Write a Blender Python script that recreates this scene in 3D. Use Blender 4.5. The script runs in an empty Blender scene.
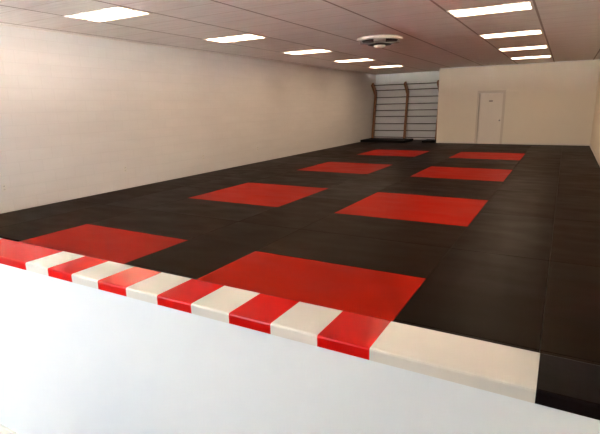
import bpy, bmesh, math, random
from mathutils import Vector, Matrix
random.seed(4)
scn = bpy.context.scene
COL = scn.collection

# ------------------------------------------------------------------ materials
def new_mat(name):
    m = bpy.data.materials.new(name); m.use_nodes = True
    nt = m.node_tree
    return m, nt, nt.nodes['Principled BSDF']

def N(nt, t, **kw):
    n = nt.nodes.new(t)
    for k, v in kw.items(): setattr(n, k, v)
    return n

def plain(name, col, rough=.5, metal=0.0, spec=.5, noise=0.0, nscale=40, bump=0.0):
    m, nt, b = new_mat(name)
    b.inputs['Base Color'].default_value = (*col, 1)
    b.inputs['Roughness'].default_value = rough
    b.inputs['Metallic'].default_value = metal
    b.inputs['Specular IOR Level'].default_value = spec
    tc = N(nt, 'ShaderNodeTexCoord')
    nz = N(nt, 'ShaderNodeTexNoise'); nz.inputs['Scale'].default_value = nscale; nz.inputs['Detail'].default_value = 4
    nt.links.new(tc.outputs['Object'], nz.inputs['Vector'])
    if noise:
        mx = N(nt, 'ShaderNodeMix', data_type='RGBA')
        mx.inputs['A'].default_value = (*[c*(1-noise) for c in col], 1)
        mx.inputs['B'].default_value = (*[min(1, c*(1+noise)) for c in col], 1)
        nt.links.new(nz.outputs['Fac'], mx.inputs['Factor'])
        nt.links.new(mx.outputs['Result'], b.inputs['Base Color'])
    if bump:
        bp = N(nt, 'ShaderNodeBump'); bp.inputs['Strength'].default_value = bump; bp.inputs['Distance'].default_value = .004
        nt.links.new(nz.outputs['Fac'], bp.inputs['Height'])
        nt.links.new(bp.outputs['Normal'], b.inputs['Normal'])
    return m

def mat_rubber(name, col, rough, var):
    """vinyl-covered mat: fine leather grain, broad smears in the gloss"""
    m, nt, b = new_mat(name)
    tc = N(nt, 'ShaderNodeTexCoord'); oi = N(nt, 'ShaderNodeObjectInfo')
    ad = N(nt, 'ShaderNodeVectorMath', operation='ADD')
    sc = N(nt, 'ShaderNodeVectorMath', operation='SCALE')
    nt.links.new(oi.outputs['Location'], sc.inputs[0]); sc.inputs['Scale'].default_value = 3.7
    nt.links.new(tc.outputs['Object'], ad.inputs[0]); nt.links.new(sc.outputs[0], ad.inputs[1])
    n1 = N(nt, 'ShaderNodeTexNoise'); n1.inputs['Scale'].default_value = 1.6; n1.inputs['Detail'].default_value = 5
    mp = N(nt, 'ShaderNodeMapping'); mp.inputs['Scale'].default_value = (1, 2.2, 1)
    nt.links.new(ad.outputs[0], mp.inputs['Vector']); nt.links.new(mp.outputs[0], n1.inputs['Vector'])
    r1 = N(nt, 'ShaderNodeMapRange'); r1.inputs['From Min'].default_value = .3; r1.inputs['From Max'].default_value = .7
    r1.inputs['To Min'].default_value = rough-.05; r1.inputs['To Max'].default_value = rough+.06
    nt.links.new(n1.outputs['Fac'], r1.inputs['Value'])
    ra = N(nt, 'ShaderNodeMath', operation='MULTIPLY_ADD'); ra.inputs[1].default_value = .09
    nt.links.new(oi.outputs['Random'], ra.inputs[0]); nt.links.new(r1.outputs[0], ra.inputs[2])
    nt.links.new(ra.outputs[0], b.inputs['Roughness'])
    mx = N(nt, 'ShaderNodeMix', data_type='RGBA')
    mx.inputs['A'].default_value = (*[c*(1-var) for c in col], 1)
    mx.inputs['B'].default_value = (*[c*(1+var) for c in col], 1)
    nt.links.new(n1.outputs['Fac'], mx.inputs['Factor']); hs = N(nt, 'ShaderNodeHueSaturation'); vr = N(nt, 'ShaderNodeMapRange')
    vr.inputs['To Min'].default_value = 1 - var*1.2; vr.inputs['To Max'].default_value = 1 + var*1.4      # mats of different age
    nt.links.new(oi.outputs['Random'], vr.inputs['Value']); nt.links.new(vr.outputs[0], hs.inputs['Value'])
    nt.links.new(mx.outputs['Result'], hs.inputs['Color']); nt.links.new(hs.outputs[0], b.inputs['Base Color'])
    n2 = N(nt, 'ShaderNodeTexVoronoi'); n2.inputs['Scale'].default_value = 260
    nt.links.new(tc.outputs['Object'], n2.inputs['Vector'])
    bp = N(nt, 'ShaderNodeBump'); bp.inputs['Strength'].default_value = .12; bp.inputs['Distance'].default_value = .001
    nt.links.new(n2.outputs['Distance'], bp.inputs['Height']); nt.links.new(bp.outputs[0], b.inputs['Normal'])
    b.inputs['Specular IOR Level'].default_value = SPEC_MAT
    return m

SPEC_MAT = .024
WALLC = (.80, .78, .765)
CREAM = (.84, .755, .625)
M = {}
M['black_mat'] = mat_rubber('black_vinyl', (.0125, .0056, .0025), .37, .25)
M['red_mat'] = mat_rubber('red_vinyl', (.32, .0075, .0015), .37, .06)
M['pad'] = plain('black_pad', (.008, .006, .005), .6, spec=.08, bump=.2)
M['white_paint'] = plain('white_gloss_paint', (.77, .785, .785), .45, noise=.015, nscale=6, bump=.05)
M['cap_white'] = plain('cap_white_paint', (.67, .615, .54), .40, spec=.2, noise=.02, nscale=9, bump=.06)
M['cap_red'] = plain('cap_red_paint', (.60, .004, .002), .25, spec=.14, noise=.06, nscale=14, bump=.08)
M['cap_black'] = plain('cap_black_paint', (.008, .004, .0035), .35, spec=.06, bump=.08)
M['wall'] = plain('wall_paint', CREAM, .7, noise=.015, nscale=3, bump=.05)
M['trim'] = plain('trim_paint', (.78, .73, .64), .4)
M['casing'] = plain('casing_paint', (.70, .61, .50), .4)
M['far_wall'] = plain('white_wall_paint', (.88, .88, .87), .7, noise=.015, nscale=3, bump=.05)
M['door'] = plain('door_paint', (.85, .77, .66), .42)
M['steel'] = plain('brushed_steel', (.45, .42, .38), .35, metal=1)
M['sign'] = plain('sign_grey', (.36, .29, .24), .5)
M['outlet'] = plain('outlet_plastic', (.78, .76, .72), .4)
M['slot'] = plain('outlet_slot', (.05, .045, .04), .5)
M['rung'] = plain('dark_rung', (.05, .032, .022), .5, noise=.2)
M['frame_white'] = plain('lamp_frame_white', (.78, .74, .70), .45)
M['vent_white'] = plain('vent_white', (.74, .69, .64), .45)
M['vent_grey'] = plain('vent_grey', (.42, .38, .33), .5)
M['duct'] = plain('duct_dark', (.03, .025, .02), .7)
M['concrete'] = plain('concrete_floor', (.12, .12, .12), .6, noise=.15, nscale=8)
M['pavement'] = plain('pavement', (.50, .48, .45), .8, noise=.1, nscale=3)
M['alu'] = plain('window_aluminium', (.55, .55, .55), .4, metal=.8)

# wood of the uprights
m, nt, b = new_mat('varnished_wood')
tc = N(nt, 'ShaderNodeTexCoord'); mp = N(nt, 'ShaderNodeMapping'); mp.inputs['Scale'].default_value = (30, 30, 2.5)
nz = N(nt, 'ShaderNodeTexNoise'); nz.inputs['Scale'].default_value = 1.5; nz.inputs['Detail'].default_value = 5
cr = N(nt, 'ShaderNodeValToRGB')
cr.color_ramp.elements[0].color = (.20, .075, .022, 1); cr.color_ramp.elements[0].position = .3
cr.color_ramp.elements[1].color = (.36, .155, .05, 1); cr.color_ramp.elements[1].position = .7
nt.links.new(tc.outputs['Object'], mp.inputs[0]); nt.links.new(mp.outputs[0], nz.inputs['Vector'])
nt.links.new(nz.outputs['Fac'], cr.inputs[0]); nt.links.new(cr.outputs[0], b.inputs['Base Color'])
b.inputs['Roughness'].default_value = .4
M['wood'] = m

# painted concrete block wall
m, nt, b = new_mat('painted_block')
tc = N(nt, 'ShaderNodeTexCoord'); sx = N(nt, 'ShaderNodeSeparateXYZ'); cx = N(nt, 'ShaderNodeCombineXYZ')
nt.links.new(tc.outputs['Object'], sx.inputs[0])
nt.links.new(sx.outputs['Y'], cx.inputs['X']); nt.links.new(sx.outputs['Z'], cx.inputs['Y'])
br = N(nt, 'ShaderNodeTexBrick'); br.inputs['Scale'].default_value = 1
br.inputs['Brick Width'].default_value = .406; br.inputs['Row Height'].default_value = .203
br.inputs['Mortar Size'].default_value = .005; br.inputs['Mortar Smooth'].default_value = .6
br.inputs['Color1'].default_value = (*[c*1.0 for c in WALLC], 1); br.inputs['Color2'].default_value = (*[c*.98 for c in WALLC], 1)
br.inputs['Mortar'].default_value = (*[c*.92 for c in WALLC], 1)
nt.links.new(cx.outputs[0], br.inputs['Vector'])
nz = N(nt, 'ShaderNodeTexNoise'); nz.inputs['Scale'].default_value = 2.2; nz.inputs['Detail'].default_value = 6
mpn = N(nt, 'ShaderNodeMapping'); mpn.inputs['Scale'].default_value = (1, .5, 3)
nt.links.new(tc.outputs['Object'], mpn.inputs[0]); nt.links.new(mpn.outputs[0], nz.inputs['Vector'])
mx = N(nt, 'ShaderNodeMix', data_type='RGBA', blend_type='MULTIPLY'); mx.inputs['Factor'].default_value = 1
cr = N(nt, 'ShaderNodeValToRGB'); cr.color_ramp.elements[0].position = .35; cr.color_ramp.elements[1].position = .65
cr.color_ramp.elements[0].color = (.965, .965, .965, 1); cr.color_ramp.elements[1].color = (1, 1, 1, 1)
nt.links.new(nz.outputs['Fac'], cr.inputs[0])
nt.links.new(br.outputs['Color'], mx.inputs['A']); nt.links.new(cr.outputs[0], mx.inputs['B'])
nt.links.new(mx.outputs['Result'], b.inputs['Base Color'])
bp = N(nt, 'ShaderNodeBump', invert=True); bp.inputs['Strength'].default_value = .35; bp.inputs['Distance'].default_value = .006
nt.links.new(br.outputs['Fac'], bp.inputs['Height']); nt.links.new(bp.outputs[0], b.inputs['Normal'])
b.inputs['Roughness'].default_value = .62
M['block'] = m

# ceiling: suspended 4 x 2 ft tiles with fine grooves across the room
GX0, GY0, GW, GL = -0.555, 4.69, 1.22, .6165
m, nt, b = new_mat('ceiling_tile')
tc = N(nt, 'ShaderNodeTexCoord'); sx = N(nt, 'ShaderNodeSeparateXYZ'); nt.links.new(tc.outputs['Object'], sx.inputs[0])
def math1(op, a, bval=None, b2=None):
    n = N(nt, 'ShaderNodeMath', operation=op)
    for i, v in enumerate((a, bval, b2)):
        if v is None: continue
        if isinstance(v, (int, float)): n.inputs[i].default_value = v
        else: nt.links.new(v, n.inputs[i])
    return n.outputs[0]
def gridline(out, off, per, half):
    d = math1('PINGPONG', math1('SUBTRACT', out, off), per/2)
    return math1('LESS_THAN', d, half)
gx = gridline(sx.outputs['X'], GX0 - 20*GW, GW, .018)
gy = gridline(sx.outputs['Y'], GY0 - 20*GL, GL, .010)
nz = N(nt, 'ShaderNodeTexNoise'); nz.inputs['Scale'].default_value = 1; nz.inputs['Detail'].default_value = 5
mp = N(nt, 'ShaderNodeMapping'); mp.inputs['Scale'].default_value = (1.4, 22, 1)
nt.links.new(tc.outputs['Object'], mp.inputs[0]); nt.links.new(mp.outputs[0], nz.inputs['Vector'])
cr = N(nt, 'ShaderNodeValToRGB'); cr.color_ramp.elements[0].position = .35; cr.color_ramp.elements[1].position = .62
cr.color_ramp.elements[0].color = (.84, .80, .78, 1); cr.color_ramp.elements[1].color = (.93, .89, .87, 1)
nt.links.new(nz.outputs['Fac'], cr.inputs[0])
ma = N(nt, 'ShaderNodeMix', data_type='RGBA'); ma.inputs['B'].default_value = (.30, .23, .20, 1)
nt.links.new(cr.outputs[0], ma.inputs['A']); nt.links.new(math1('MULTIPLY', gx, .8), ma.inputs['Factor'])
mb_ = N(nt, 'ShaderNodeMix', data_type='RGBA'); mb_.inputs['B'].default_value = (.50, .40, .34, 1)
nt.links.new(ma.outputs['Result'], mb_.inputs['A']); nt.links.new(math1('MULTIPLY', gy, .45), mb_.inputs['Factor'])
nt.links.new(mb_.outputs['Result'], b.inputs['Base Color']); b.inputs['Roughness'].default_value = .85
b.inputs['Specular IOR Level'].default_value = .2
M['ceiling'] = m

# lamp lens
LAMP = 6.4
m, nt, b = new_mat('lamp_lens')
b.inputs['Base Color'].default_value = (.8, .75, .65, 1)
b.inputs['Emission Color'].default_value = (1, .74, .50, 1); b.inputs['Emission Strength'].default_value = LAMP
M['lens'] = m
# window glass
m, nt, b = new_mat('window_glass')
nt.nodes.remove(b); out = nt.nodes['Material Output']
tr = N(nt, 'ShaderNodeBsdfTransparent'); gl = N(nt, 'ShaderNodeBsdfGlossy'); gl.inputs['Roughness'].default_value = .02
fr = N(nt, 'ShaderNodeFresnel'); fr.inputs['IOR'].default_value = 1.3
ms = N(nt, 'ShaderNodeMixShader')
nt.links.new(fr.outputs[0], ms.inputs[0]); nt.links.new(tr.outputs[0], ms.inputs[1]); nt.links.new(gl.outputs[0], ms.inputs[2])
nt.links.new(ms.outputs[0], out.inputs['Surface'])
M['glass'] = m

# ------------------------------------------------------------------ mesh helpers
def box(bm, x0, x1, y0, y1, z0, z1, bev=0.0, mi=0):
    r = bmesh.ops.create_cube(bm, size=1)
    vs = r['verts']
    for v in vs:
        v.co = Vector(((x0+x1)/2 + v.co.x*(x1-x0), (y0+y1)/2 + v.co.y*(y1-y0), (z0+z1)/2 + v.co.z*(z1-z0)))
    fs = {f for v in vs for f in v.link_faces}
    for f in fs: f.material_index = mi
    if bev:
        es = list({e for v in vs for e in v.link_edges})
        bmesh.ops.bevel(bm, geom=es, offset=bev, segments=2, profile=.6, affect='EDGES', clamp_overlap=True)

def tube(bm, p, q, r, seg=14):
    p, q = Vector(p), Vector(q); d = q-p
    mt = Matrix.Translation((p+q)/2) @ d.to_track_quat('Z', 'Y').to_matrix().to_4x4()
    bmesh.ops.create_cone(bm, cap_ends=True, segments=seg, radius1=r, radius2=r, depth=d.length, matrix=mt)

def lathe(bm, prof, seg=48):
    rings = []
    for r, z in prof:
        rings.append([bm.verts.new((r*math.cos(2*math.pi*i/seg), r*math.sin(2*math.pi*i/seg), z)) for i in range(seg)]
                     if r > 1e-6 else [bm.verts.new((0, 0, z))])
    for a, c in zip(rings, rings[1:]):
        for i in range(seg):
            j = (i+1) % seg
            if len(a) == 1 and len(c) == 1: continue
            if len(a) == 1: bm.faces.new((a[0], c[j], c[i]))
            elif len(c) == 1: bm.faces.new((a[i], a[j], c[0]))
            else: bm.faces.new((a[i], a[j], c[j], c[i]))
    bmesh.ops.recalc_face_normals(bm, faces=bm.faces)

def obj(name, bm, mats, parent=None, loc=(0, 0, 0), smooth=False):
    me = bpy.data.meshes.new(name); bm.to_mesh(me); bm.free()
    for mt in (mats if isinstance(mats, (list, tuple)) else [mats]): me.materials.append(mt)
    if smooth:
        for p in me.polygons: p.use_smooth = True
    o = bpy.data.objects.new(name, me); COL.objects.link(o); o.location = loc
    if parent: o.parent = parent
    return o

def boxes(name, bl, mats, parent=None, bev=0.0, loc=(0, 0, 0)):
    bm = bmesh.new()
    for b_ in bl: box(bm, *b_[:6], bev=bev, mi=b_[6] if len(b_) > 6 else 0)
    return obj(name, bm, mats, parent, loc)

def tag(o, label, cat, group=None):
    o['label'] = label; o['category'] = cat
    if group: o['group'] = group
    return o

def struct(o, label=None, cat=None):
    o['kind'] = 'structure'
    if label: o['label'] = label; o['category'] = cat
    return o

def empty(name, loc):
    o = bpy.data.objects.new(name, None); COL.objects.link(o); o.location = loc; o.empty_display_size = .1
    return o

def copy_tree(o, parent=None):
    c = o.copy(); COL.objects.link(c)
    if parent: c.parent = parent
    for ch in [x for x in bpy.data.objects if x.parent == o]: copy_tree(ch, c)
    return c

# ------------------------------------------------------------------ dimensions
XL, XR = -8.034, .885          # side walls
YB, YF = 20.02, 21.62          # partition with the door / far wall of the recess
XC = -4.683                    # free corner of the partition
ZC = 3.015                     # ceiling
ZF = -.04                      # bare floor under the 4 cm mats
YW = -2.3                      # storefront behind the camera
CAPZ, CAPT, CY0, CY1 = 1.0112, .0343, 1.0305, 1.2105
SW, SX0, XE = .15443, -1.932, .002

# ------------------------------------------------------------------ setting
struct(boxes('floor', [(XL-.2, XR+.2, YW-.2, YF+.2, ZF-.2, ZF)], M['concrete']), 'bare concrete floor in front of the low wall', 'floor')
struct(boxes('ceiling', [(XL-.2, XR+.2, YW-.2, YF+.2, ZC, ZC+.2)], M['ceiling']), 'suspended ceiling of fine-grooved tiles', 'ceiling')
struct(boxes('wall_left', [(XL-.2, XL, YW, YF, ZF, ZC)], M['block']), 'long white painted block wall on the left', 'wall')
struct(boxes('wall_right', [(XR, XR+.2, YW, YF, ZF, ZC)], M['wall']), 'white wall along the right edge', 'wall')
struct(boxes('wall_far', [(XL, XR, YF, YF+.2, ZF, ZC)], M['far_wall']), 'white wall behind the climbing bars', 'wall')
DX0, DX1, DZ = -3.075, -2.175, 2.005
struct(boxes('wall_back', [(XC, DX0, YB, YB+.12, ZF, ZC), (DX1, XR, YB, YB+.12, ZF, ZC), (DX0, DX1, YB, YB+.12, DZ, ZC),
                           (XC, XC+.12, YB+.12, YF, ZF, ZC)], M['wall']), 'white partition wall with a closed door', 'wall')
BZ = ZF+.13
struct(boxes('baseboard_right', [(XR-.014, XR-.0005, 1.23, YB-.014, ZF, BZ)], M['trim'], bev=.003), 'white baseboard along the right wall', 'baseboard')
struct(boxes('baseboard_back', [(XC, DX0-.075, YB-.012, YB-.0005, ZF, ZF+.10), (DX1+.075, XR-.015, YB-.012, YB-.0005, ZF, ZF+.10)], M['trim'], bev=.003),
       'white baseboard under the partition', 'baseboard')
struct(boxes('trim_1', [(XL+.001, XL+.022, YW+.01, YF-.01, ZC-.024, ZC-.001)], M['frame_white']), 'pale ceiling angle above the block wall', 'trim')
struct(boxes('trim_2', [(XC, XR-.001, YB-.022, YB-.001, ZC-.024, ZC-.001)], M['frame_white']), 'pale ceiling angle above the partition', 'trim')
# door casing and door
struct(boxes('trim_3', [(DX0-.07, DX0, YB-.03, YB-.0005, ZF, DZ+.07), (DX1, DX1+.07, YB-.03, YB-.0005, ZF, DZ+.07), (DX0, DX1, YB-.03, YB-.0005, DZ, DZ+.07),
                        (DX0, DX0+.02, YB, YB+.12, ZF, DZ), (DX1-.02, DX1, YB, YB+.12, ZF, DZ), (DX0+.02, DX1-.02, YB, YB+.12, DZ-.02, DZ)], M['casing'], bev=.004),
       'white casing around the door', 'trim')
bm = bmesh.new()
a0, a1, b0, b1 = DX0+.027, DX1-.023, ZF+.006, DZ-.028
yf, yb = YB+.045, YB+.085
box(bm, a0, a1, yf+.012, yb, b0, b1)
mid = (a0+a1)/2
for (x0, x1) in ((a0, a0+.11), (mid-.05, mid+.05), (a1-.11, a1)): box(bm, x0, x1, yf, yf+.013, b0, b1)
for (z0, z1) in ((b0, b0+.2), (b0+.86, b0+1.0), (b0+1.58, b0+1.68), (b1-.11, b1)): box(bm, a0, a1, yf+.0003, yf+.013, z0, z1)
for (x0, x1) in ((a0+.14, mid-.08), (mid+.08, a1-.14)):
    for (z0, z1) in ((b0+.23, b0+.83), (b0+1.03, b0+1.55), (b0+1.71, b1-.14)): box(bm, x0, x1, yf+.004, yf+.013, z0, z1, bev=.005)
door = struct(obj('door_1', bm, M['door']), 'closed white panelled door in the partition', 'door')
bm = bmesh.new(); kx = a1-.07
tube(bm, (kx, yf, .92), (kx, yf-.012, .92), .032, 20); tube(bm, (kx, yf-.012, .92), (kx, yf-.04, .92), .012)
bmesh.ops.create_uvsphere(bm, u_segments=16, v_segments=10, radius=.03, matrix=Matrix.Translation((kx, yf-.058, .92)))
k = obj('door_handle', bm, M['steel'], door, smooth=True); k['label'] = 'small metal door knob'
s = boxes('door_sign', [(mid-.08, mid+.06, yf-.006, yf-.0002, 1.645, 1.70)], M['sign'], door, bev=.002); s['label'] = 'small grey sign plate'

# storefront behind the camera: daylight enters here
WX = [(-7.2, -5.6), (-5.4, -3.8), (-3.6, -2.0)]
SILL, HEAD = 1.35, 2.45
bl = [(XL, XR, YW-.2, YW, ZF, SILL), (XL, XR, YW-.2, YW, HEAD, ZC)]
ed = [XL] + [v for w in WX for v in w] + [XR]
for i in range(0, len(ed), 2): bl.append((ed[i], ed[i+1], YW-.2, YW, SILL, HEAD))
struct(boxes('wall_front', bl, M['wall']), 'white wall with shop windows behind the viewer', 'wall')
for i, (x0, x1) in enumerate(WX):
    y0, y1 = YW-.13, YW-.07
    w = boxes('window_%d' % (i+1), [(x0+.001, x0+.05, y0, y1, SILL+.001, HEAD-.001), (x1-.05, x1-.001, y0, y1, SILL+.001, HEAD-.001),
                              (x0+.05, x1-.05, y0, y1, SILL+.001, SILL+.05), (x0+.05, x1-.05, y0, y1, HEAD-.05, HEAD-.001)], M['alu'])
    struct(w, ['shop window nearest the block wall', 'middle shop window behind the viewer', 'shop window nearest the viewer'][i], 'window')
    boxes('pane', [(x0+.05, x1-.05, YW-.103, YW-.097, SILL+.05, HEAD-.05)], M['glass'], w)
struct(boxes('ground', [(-90, 80, -110, YW-.21, ZF-.35, ZF-.15)], M['pavement']), 'pavement outside the shop windows', 'ground')

# ------------------------------------------------------------------ low wall and its painted ledge
struct(boxes('wall_low', [(XL+.001, XR-.001, CY0+.004, CY1-.008, ZF, CAPZ-CAPT-.0005)], M['white_paint']), 'low white wall under the striped ledge', 'wall')
struct(boxes('baseboard_low', [(XL+.002, XR-.002, CY0-.010, CY0+.0035, ZF, ZF+.085)], M['trim'], bev=.003), 'white baseboard of the low wall', 'baseboard')
# the board: cross-section with rounded long edges, swept along x with a cut at each paint stripe
r = .006; zb, zt = CAPZ-CAPT, CAPZ
prof = [(CY0, zb), (CY0, zt-r), (CY0+r*.3, zt-r*.3), (CY0+r, zt), (CY1-r, zt), (CY1-r*.3, zt-r*.3), (CY1, zt-r), (CY1, zb)]
cuts = [SX0 + i*SW for i in range(11)]            # white first: index 0-1 white, 1-2 red ...
left = [SX0]; 
while left[0] > XL + 2*SW: left.insert(0, left[0] - (3.2*SW if len(left) == 1 else SW))
left = left[:-1]; left[0] = XL+.001
xs = left + cuts + [XE, XR-.001]
bm = bmesh.new(); rings = [[bm.verts.new((x, y, z)) for y, z in prof] for x in xs]
nl = len(left)
for i in range(len(xs)-1):
    if i == len(xs)-2: mi = 2
    elif i >= nl: mi = 0 if (i-nl) % 2 == 0 else 1
    else: mi = 1 if (nl-i) % 2 == 1 else 0
    for a in range(len(prof)):
        c = (a+1) % len(prof)
        f = bm.faces.new((rings[i][a], rings[i+1][a], rings[i+1][c], rings[i][c])); f.material_index = mi
for ring, mi in ((rings[0], 1), (rings[-1], 2)): f = bm.faces.new(ring); f.material_index = mi
bmesh.ops.recalc_face_normals(bm, faces=bm.faces)
tag(obj('ledge', bm, [M['cap_white'], M['cap_red'], M['cap_black']]), 'glossy ledge board striped red and white with a black end, on low white wall', 'ledge')

# ------------------------------------------------------------------ floor mats
ORD = ['first', 'second', 'third', 'fourth', 'fifth', 'sixth', 'seventh', 'eighth', 'ninth', 'tenth', 'eleventh', 'twelfth']
G = .0015
cache = {}
def mat(x0, x1, y0, y1, kind, label, group):
    w, d = round(x1-x0-2*G, 4), round(y1-y0-2*G, 4)
    key = (w, d, kind)
    if key not in cache:
        bm = bmesh.new(); box(bm, -w/2, w/2, -d/2, d/2, 0, -ZF, bev=.004)
        o = obj('floor_mat', bm, M[kind]); cache[key] = o
    else:
        o = cache[key].copy(); COL.objects.link(o)
    o.location = ((x0+x1)/2, (y0+y1)/2, ZF)
    return tag(o, label, 'mat', group)

U = 2.045; S0 = 5.26
rows = [1.22, S0-U, S0] + [S0+U*i for i in range(1, 8)]      # ... 19.575
XS = [-8.028, -7.036, -6.042, -4.047, -3.004, -1.012, .002, .868]
def column(x0, x1, yend, where, group, first=0):
    ys = rows + [yend]
    for i in range(first, len(ys)-1):
        mat(x0, x1, ys[i], ys[i+1], 'black_mat', 'black mat, %s from the ledge, in the column %s' % (ORD[i], where), group)
column(XS[0], XS[1], YF-.006, 'touching the block wall', 'black mats along the block wall', 1)
column(XS[1], XS[2], YF-.006, 'one mat off the block wall', 'black mats left of the left red squares', 1)
column(XS[3], XS[4], YB-.006, 'between the red lines', 'black mats between the lines of red squares')
column(XS[5], XS[6], YB-.016, 'right of all red squares', 'black mats right of the right red squares')
column(XS[6], XS[7], YB-.016, 'touching the right wall', 'black mats along the right wall')
RY = [(2.255, 4.195), (6.345, 8.285), (10.43, 12.37), (14.525, 16.46)]
NAME = ['nearest the striped ledge', 'second from the striped ledge', 'third from the striped ledge', 'farthest from the striped ledge']
for side, x0, x1 in (('left', XS[2], XS[3]), ('right', XS[4], XS[5])):
    grp = 'black mats in the %s line of red squares' % side
    for k, (y0, y1) in enumerate(RY):
        mat(x0, x1, y0, y1, 'red_mat', 'large square red mat in the %s line, %s' % (side, NAME[k]), 'red square mats')
    mat(x0, x1, 1.22, RY[0][0], 'black_mat', 'black floor mat between the ledge and the nearest %s red square' % side, grp)
    for k in range(3):
        y0, y1 = RY[k][1], RY[k+1][0]; ym = (y0+y1)/2
        for h, (a, c) in enumerate(((y0, ym), (ym, y1))):
            mat(x0, x1, a, c, 'black_mat', 'wide black mat just %s the %s %s red square' %
                (('behind', ORD[k], side) if h == 0 else ('in front of', ORD[k+1], side)), grp)
    ys = [RY[3][1], 17.53, 18.6, YB-.014]
    for k in range(3):
        mat(x0, x1, ys[k], ys[k+1], 'black_mat', 'wide black mat, %s behind the farthest %s red square' % (ORD[k], side), grp)
mat(XS[2], XC-.006, YB-.010, YF-.006, 'black_mat', 'black floor mat in the recess, beside the partition corner', 'black mats in the left line of red squares')

# ------------------------------------------------------------------ recess: climbing bars and pads
bars = tag(empty('stall_bars', (-6.45, 21.4, 0)), 'wooden climbing bars with curved uprights and dark rungs against the far wall', 'climbing bars')
def up_y(z):                       # centre line of an upright: leans back to the wall, then curls forward at the top
    base = 21.16 + .34*min(z, 2.1)/2.1
    if z > 2.1: base -= .85*(z-2.1) + .35*(z-2.1)**2*1.2
    return base
zs = [0, .4, .8, 1.2, 1.6, 1.9, 2.05, 2.12, 2.2, 2.3, 2.42, 2.56]
ux = [-7.965, -6.42, -4.96]
bm = bmesh.new(); prev = None
for i, z in enumerate(zs):
    y = up_y(z); hw = .04; hd = .085 if z < 2 else .085+.012*math.sin((z-2)*5)
    sl = 0 if z < 2.1 else .6
    q = [bm.verts.new(v) for v in ((-hw, y-hd-21.4, z-sl*hd), (hw, y-hd-21.4, z-sl*hd), (hw, y+hd-21.4, z+sl*hd), (-hw, y+hd-21.4, z+sl*hd))]
    if prev:
        for a in range(4): bm.faces.new((prev[a], prev[(a+1) % 4], q[(a+1) % 4], q[a]))
    else: bm.faces.new(q[::-1])
    prev = q
bm.faces.new(prev); bmesh.ops.recalc_face_normals(bm, faces=bm.faces)
u0 = obj('upright', bm, M['wood'], bars); u0.location.x = ux[0]+6.45
for x in ux[1:]:
    c = u0.copy(); COL.objects.link(c); c.parent = bars; c.location.x = x+6.45
for z in (2.50, 2.27, 1.95, 1.645, 1.355, 1.075, .745, .435, .13):
    for x0, x1 in ((ux[0], ux[1]), (ux[1], ux[2])):
        bm = bmesh.new(); y = up_y(z)-21.4
        tube(bm, (x0+.04+6.45, y, z), (x1-.04+6.45, y, z), .019, 10)
        obj('rung', bm, M['rung'], bars, smooth=False)
bm = bmesh.new(); box(bm, -8.02, -5.95, 19.72, 21.06, 0, .09, bev=.02)
o = obj('landing_pad', bm, M['pad']); tag(o, 'long flat black landing pad under the left part of the climbing bars', 'pad')
bm = bmesh.new(); box(bm, -5.3, -4.75, 20.0, 20.9, 0, .08, bev=.02)
o = obj('landing_pad', bm, M['pad']); tag(o, 'short black pad beside the partition corner under the climbing bars', 'pad')

# ------------------------------------------------------------------ ceiling lights
def make_light():
    t = empty('ceiling_light', (0, 0, ZC))
    w, d = GW/2-.014, GL/2-.012
    q = .042
    boxes('frame', [(-w, w, -d, -d+.022, -.012, -.001), (-w, w, d-.022, d, -.012, -.001), (-w, -w+q, -d+.022, d-.022, -.012, -.001), (w-q, w, -d+.022, d-.022, -.012, -.001)], M['frame_white'], t)
    boxes('spine', [(-w+q, w-q, -.025, .025, -.014, -.001)], M['frame_white'], t)
    for s in (-1, 1):
        y0, y1 = (.025, d-.022) if s > 0 else (-d+.022, -.025)
        boxes('lens', [(-w+q, w-q, y0, y1, -.009, -.001)], M['lens'], t)
    return t
lx = {'left': GX0-4.5*GW, 'right': GX0-.5*GW}
spots = [('left', k) for k in range(0, 5)] + [('right', k) for k in range(0, 5)]
proto = None
lab = {('left', 0): 'nearest and largest lit ceiling light of the left row', ('left', 1): 'second lit ceiling light from the front in the left row',
       ('left', 2): 'third lit ceiling light from the front in the left row', ('left', 3): 'fourth lit ceiling light from the front in the left row',
       ('left', 4): 'farthest lit ceiling light of the left row, near the climbing bars',
       ('right', 1): 'nearest and largest lit ceiling light of the right row', ('right', 2): 'second lit ceiling light from the front in the right row',
       ('right', 3): 'third lit ceiling light from the front in the right row', ('right', 4): 'farthest lit ceiling light of the right row, by the partition',
       ('right', 0): 'lit ceiling light of the right row above the second black mats', ('left', -1): 'lit ceiling light of the left row close to the ledge', ('right', -1): 'lit ceiling light of the right row close to the ledge'}
for side, k in spots:
    o = copy_tree(proto) if proto else make_light()
    proto = proto or o
    o.location = (lx[side], GY0 + GL/2 + 5*GL*k, ZC)
    tag(o, lab[(side, k)], 'ceiling light', '%s row of ceiling lights' % side)

# round air outlet
v = tag(empty('ceiling_vent', (-3.62, 9.95, ZC)), 'round white air vent with a cone hanging from the ceiling', 'vent')
bm = bmesh.new(); lathe(bm, [(.30, -.001), (.46, -.001), (.485, -.015), (.48, -.04), (.45, -.055), (.36, -.06), (.31, -.055), (.30, -.001)])
obj('outer_ring', bm, M['vent_white'], v, smooth=True)
bm = bmesh.new(); lathe(bm, [(0, -.02), (.40, -.061), (.375, -.10), (0, -.102)]); obj('duct', bm, M['duct'], v)
for k in range(4):
    bm = bmesh.new(); box(bm, .02, .415, -.125, .125, -.108, -.061, bev=.01)
    a_ = obj('deflector', bm, M['vent_grey'], v); a_.rotation_euler.z = math.atan2(-10, 3.6) + k*math.pi/2
bm = bmesh.new(); lathe(bm, [(0, -.1085), (.10, -.1085), (.25, -.135), (.25, -.142), (.10, -.15), (0, -.15)]); obj('lower_plate', bm, M['duct'], v)
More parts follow.
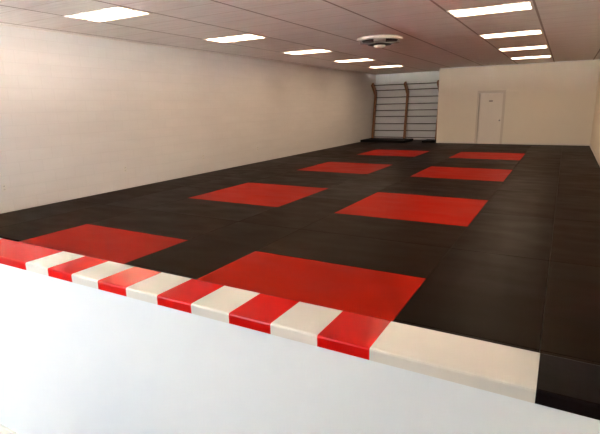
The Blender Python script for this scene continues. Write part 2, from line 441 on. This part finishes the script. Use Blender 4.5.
bm = bmesh.new(); lathe(bm, [(0, -.1505), (.12, -.1505), (.125, -.165), (.09, -.20), (0, -.215)]); obj('center_cone', bm, M['vent_white'], v, smooth=True)

# wall outlets on the block wall
proto = None
for k, y in enumerate((4.15, 6.63, 9.1, 11.57, 14.0)):
    if proto is None:
        o = boxes('wall_outlet', [(0, .008, -.04, .04, -.062, .062)], M['outlet'], bev=.003)
        for z in (-.028, .028):
            f = boxes('socket', [(.0082, .0105, -.018, .018, z-.016, z+.016)], M['outlet'], o, bev=.001)
            boxes('slot', [(.0106, .0112, -.010, -.006, z-.008, z+.008), (.0106, .0112, .006, .010, z-.008, z+.008)], M['slot'], f)
        proto = o
    else: o = copy_tree(proto)
    o.location = (XL+.0005, y, .415)
    tag(o, 'small white outlet low on the block wall, %s from the left edge of the photo' % ORD[k], 'outlet', 'outlets on the block wall')

# ------------------------------------------------------------------ daylight
w = bpy.data.worlds.new('World'); scn.world = w; w.use_nodes = True
bg = w.node_tree.nodes['Background']; bg.inputs['Color'].default_value = (.70, .86, 1.0, 1); bg.inputs['Strength'].default_value = 7.8
for x0, x1 in WX:                  # sampling portals in the window openings (they give no light of their own)
    ld = bpy.data.lights.new('window_portal', 'AREA'); ld.shape = 'RECTANGLE'; ld.size = x1-x0; ld.size_y = HEAD-SILL; ld.cycles.is_portal = True
    lo = bpy.data.objects.new('window_portal', ld); COL.objects.link(lo)
    lo.location = ((x0+x1)/2, YW-.16, (SILL+HEAD)/2); lo.rotation_euler = (math.pi/2, 0, 0)   # faces the room (+y)

sl = bpy.data.lights.new('sun', 'SUN'); sl.energy = 210; sl.angle = .01; sl.color = (1, .97, .92)
so = bpy.data.objects.new('sun', sl); COL.objects.link(so); so.location = (0, -10, 20)
so.rotation_euler = Vector((.25, -.45, -1)).to_track_quat('-Z', 'Y').to_euler()      # high sun over the roof: lights the pavement only
# ------------------------------------------------------------------ camera
def cam_matrix(yaw, pitch, roll):
    cy, sy, cp, sp, cr, sr = math.cos(yaw), math.sin(yaw), math.cos(pitch), math.sin(pitch), math.cos(roll), math.sin(roll)
    Rz = Matrix(((cy, -sy, 0), (sy, cy, 0), (0, 0, 1))); Rx = Matrix(((1, 0, 0), (0, cp, -sp), (0, sp, cp))); Ry = Matrix(((cr, 0, sr), (0, 1, 0), (-sr, 0, cr)))
    return Rz @ Rx @ Ry
R = cam_matrix(.5186, -.2362, .0219)
cd = bpy.data.cameras.new('camera'); cam = bpy.data.objects.new('camera', cd); COL.objects.link(cam)
cd.sensor_width = 36; cd.lens = 459.74/600*36; cd.clip_start = .02; cd.clip_end = 200
m3 = Matrix((R.col[0], R.col[2], -R.col[1])).transposed()
cam.matrix_world = Matrix.Translation((0, 0, 1.63)) @ m3.to_4x4()
scn.camera = cam
scn.view_settings.view_transform = 'Standard'; scn.view_settings.look = 'None'; scn.view_settings.gamma = 1
scn.view_settings.use_curve_mapping = False; scn.view_settings.exposure = 1.48
scn.cycles.use_denoising = True; scn.cycles.max_bounces = 10; scn.cycles.diffuse_bounces = 6
scn.cycles.sample_clamp_indirect = 0
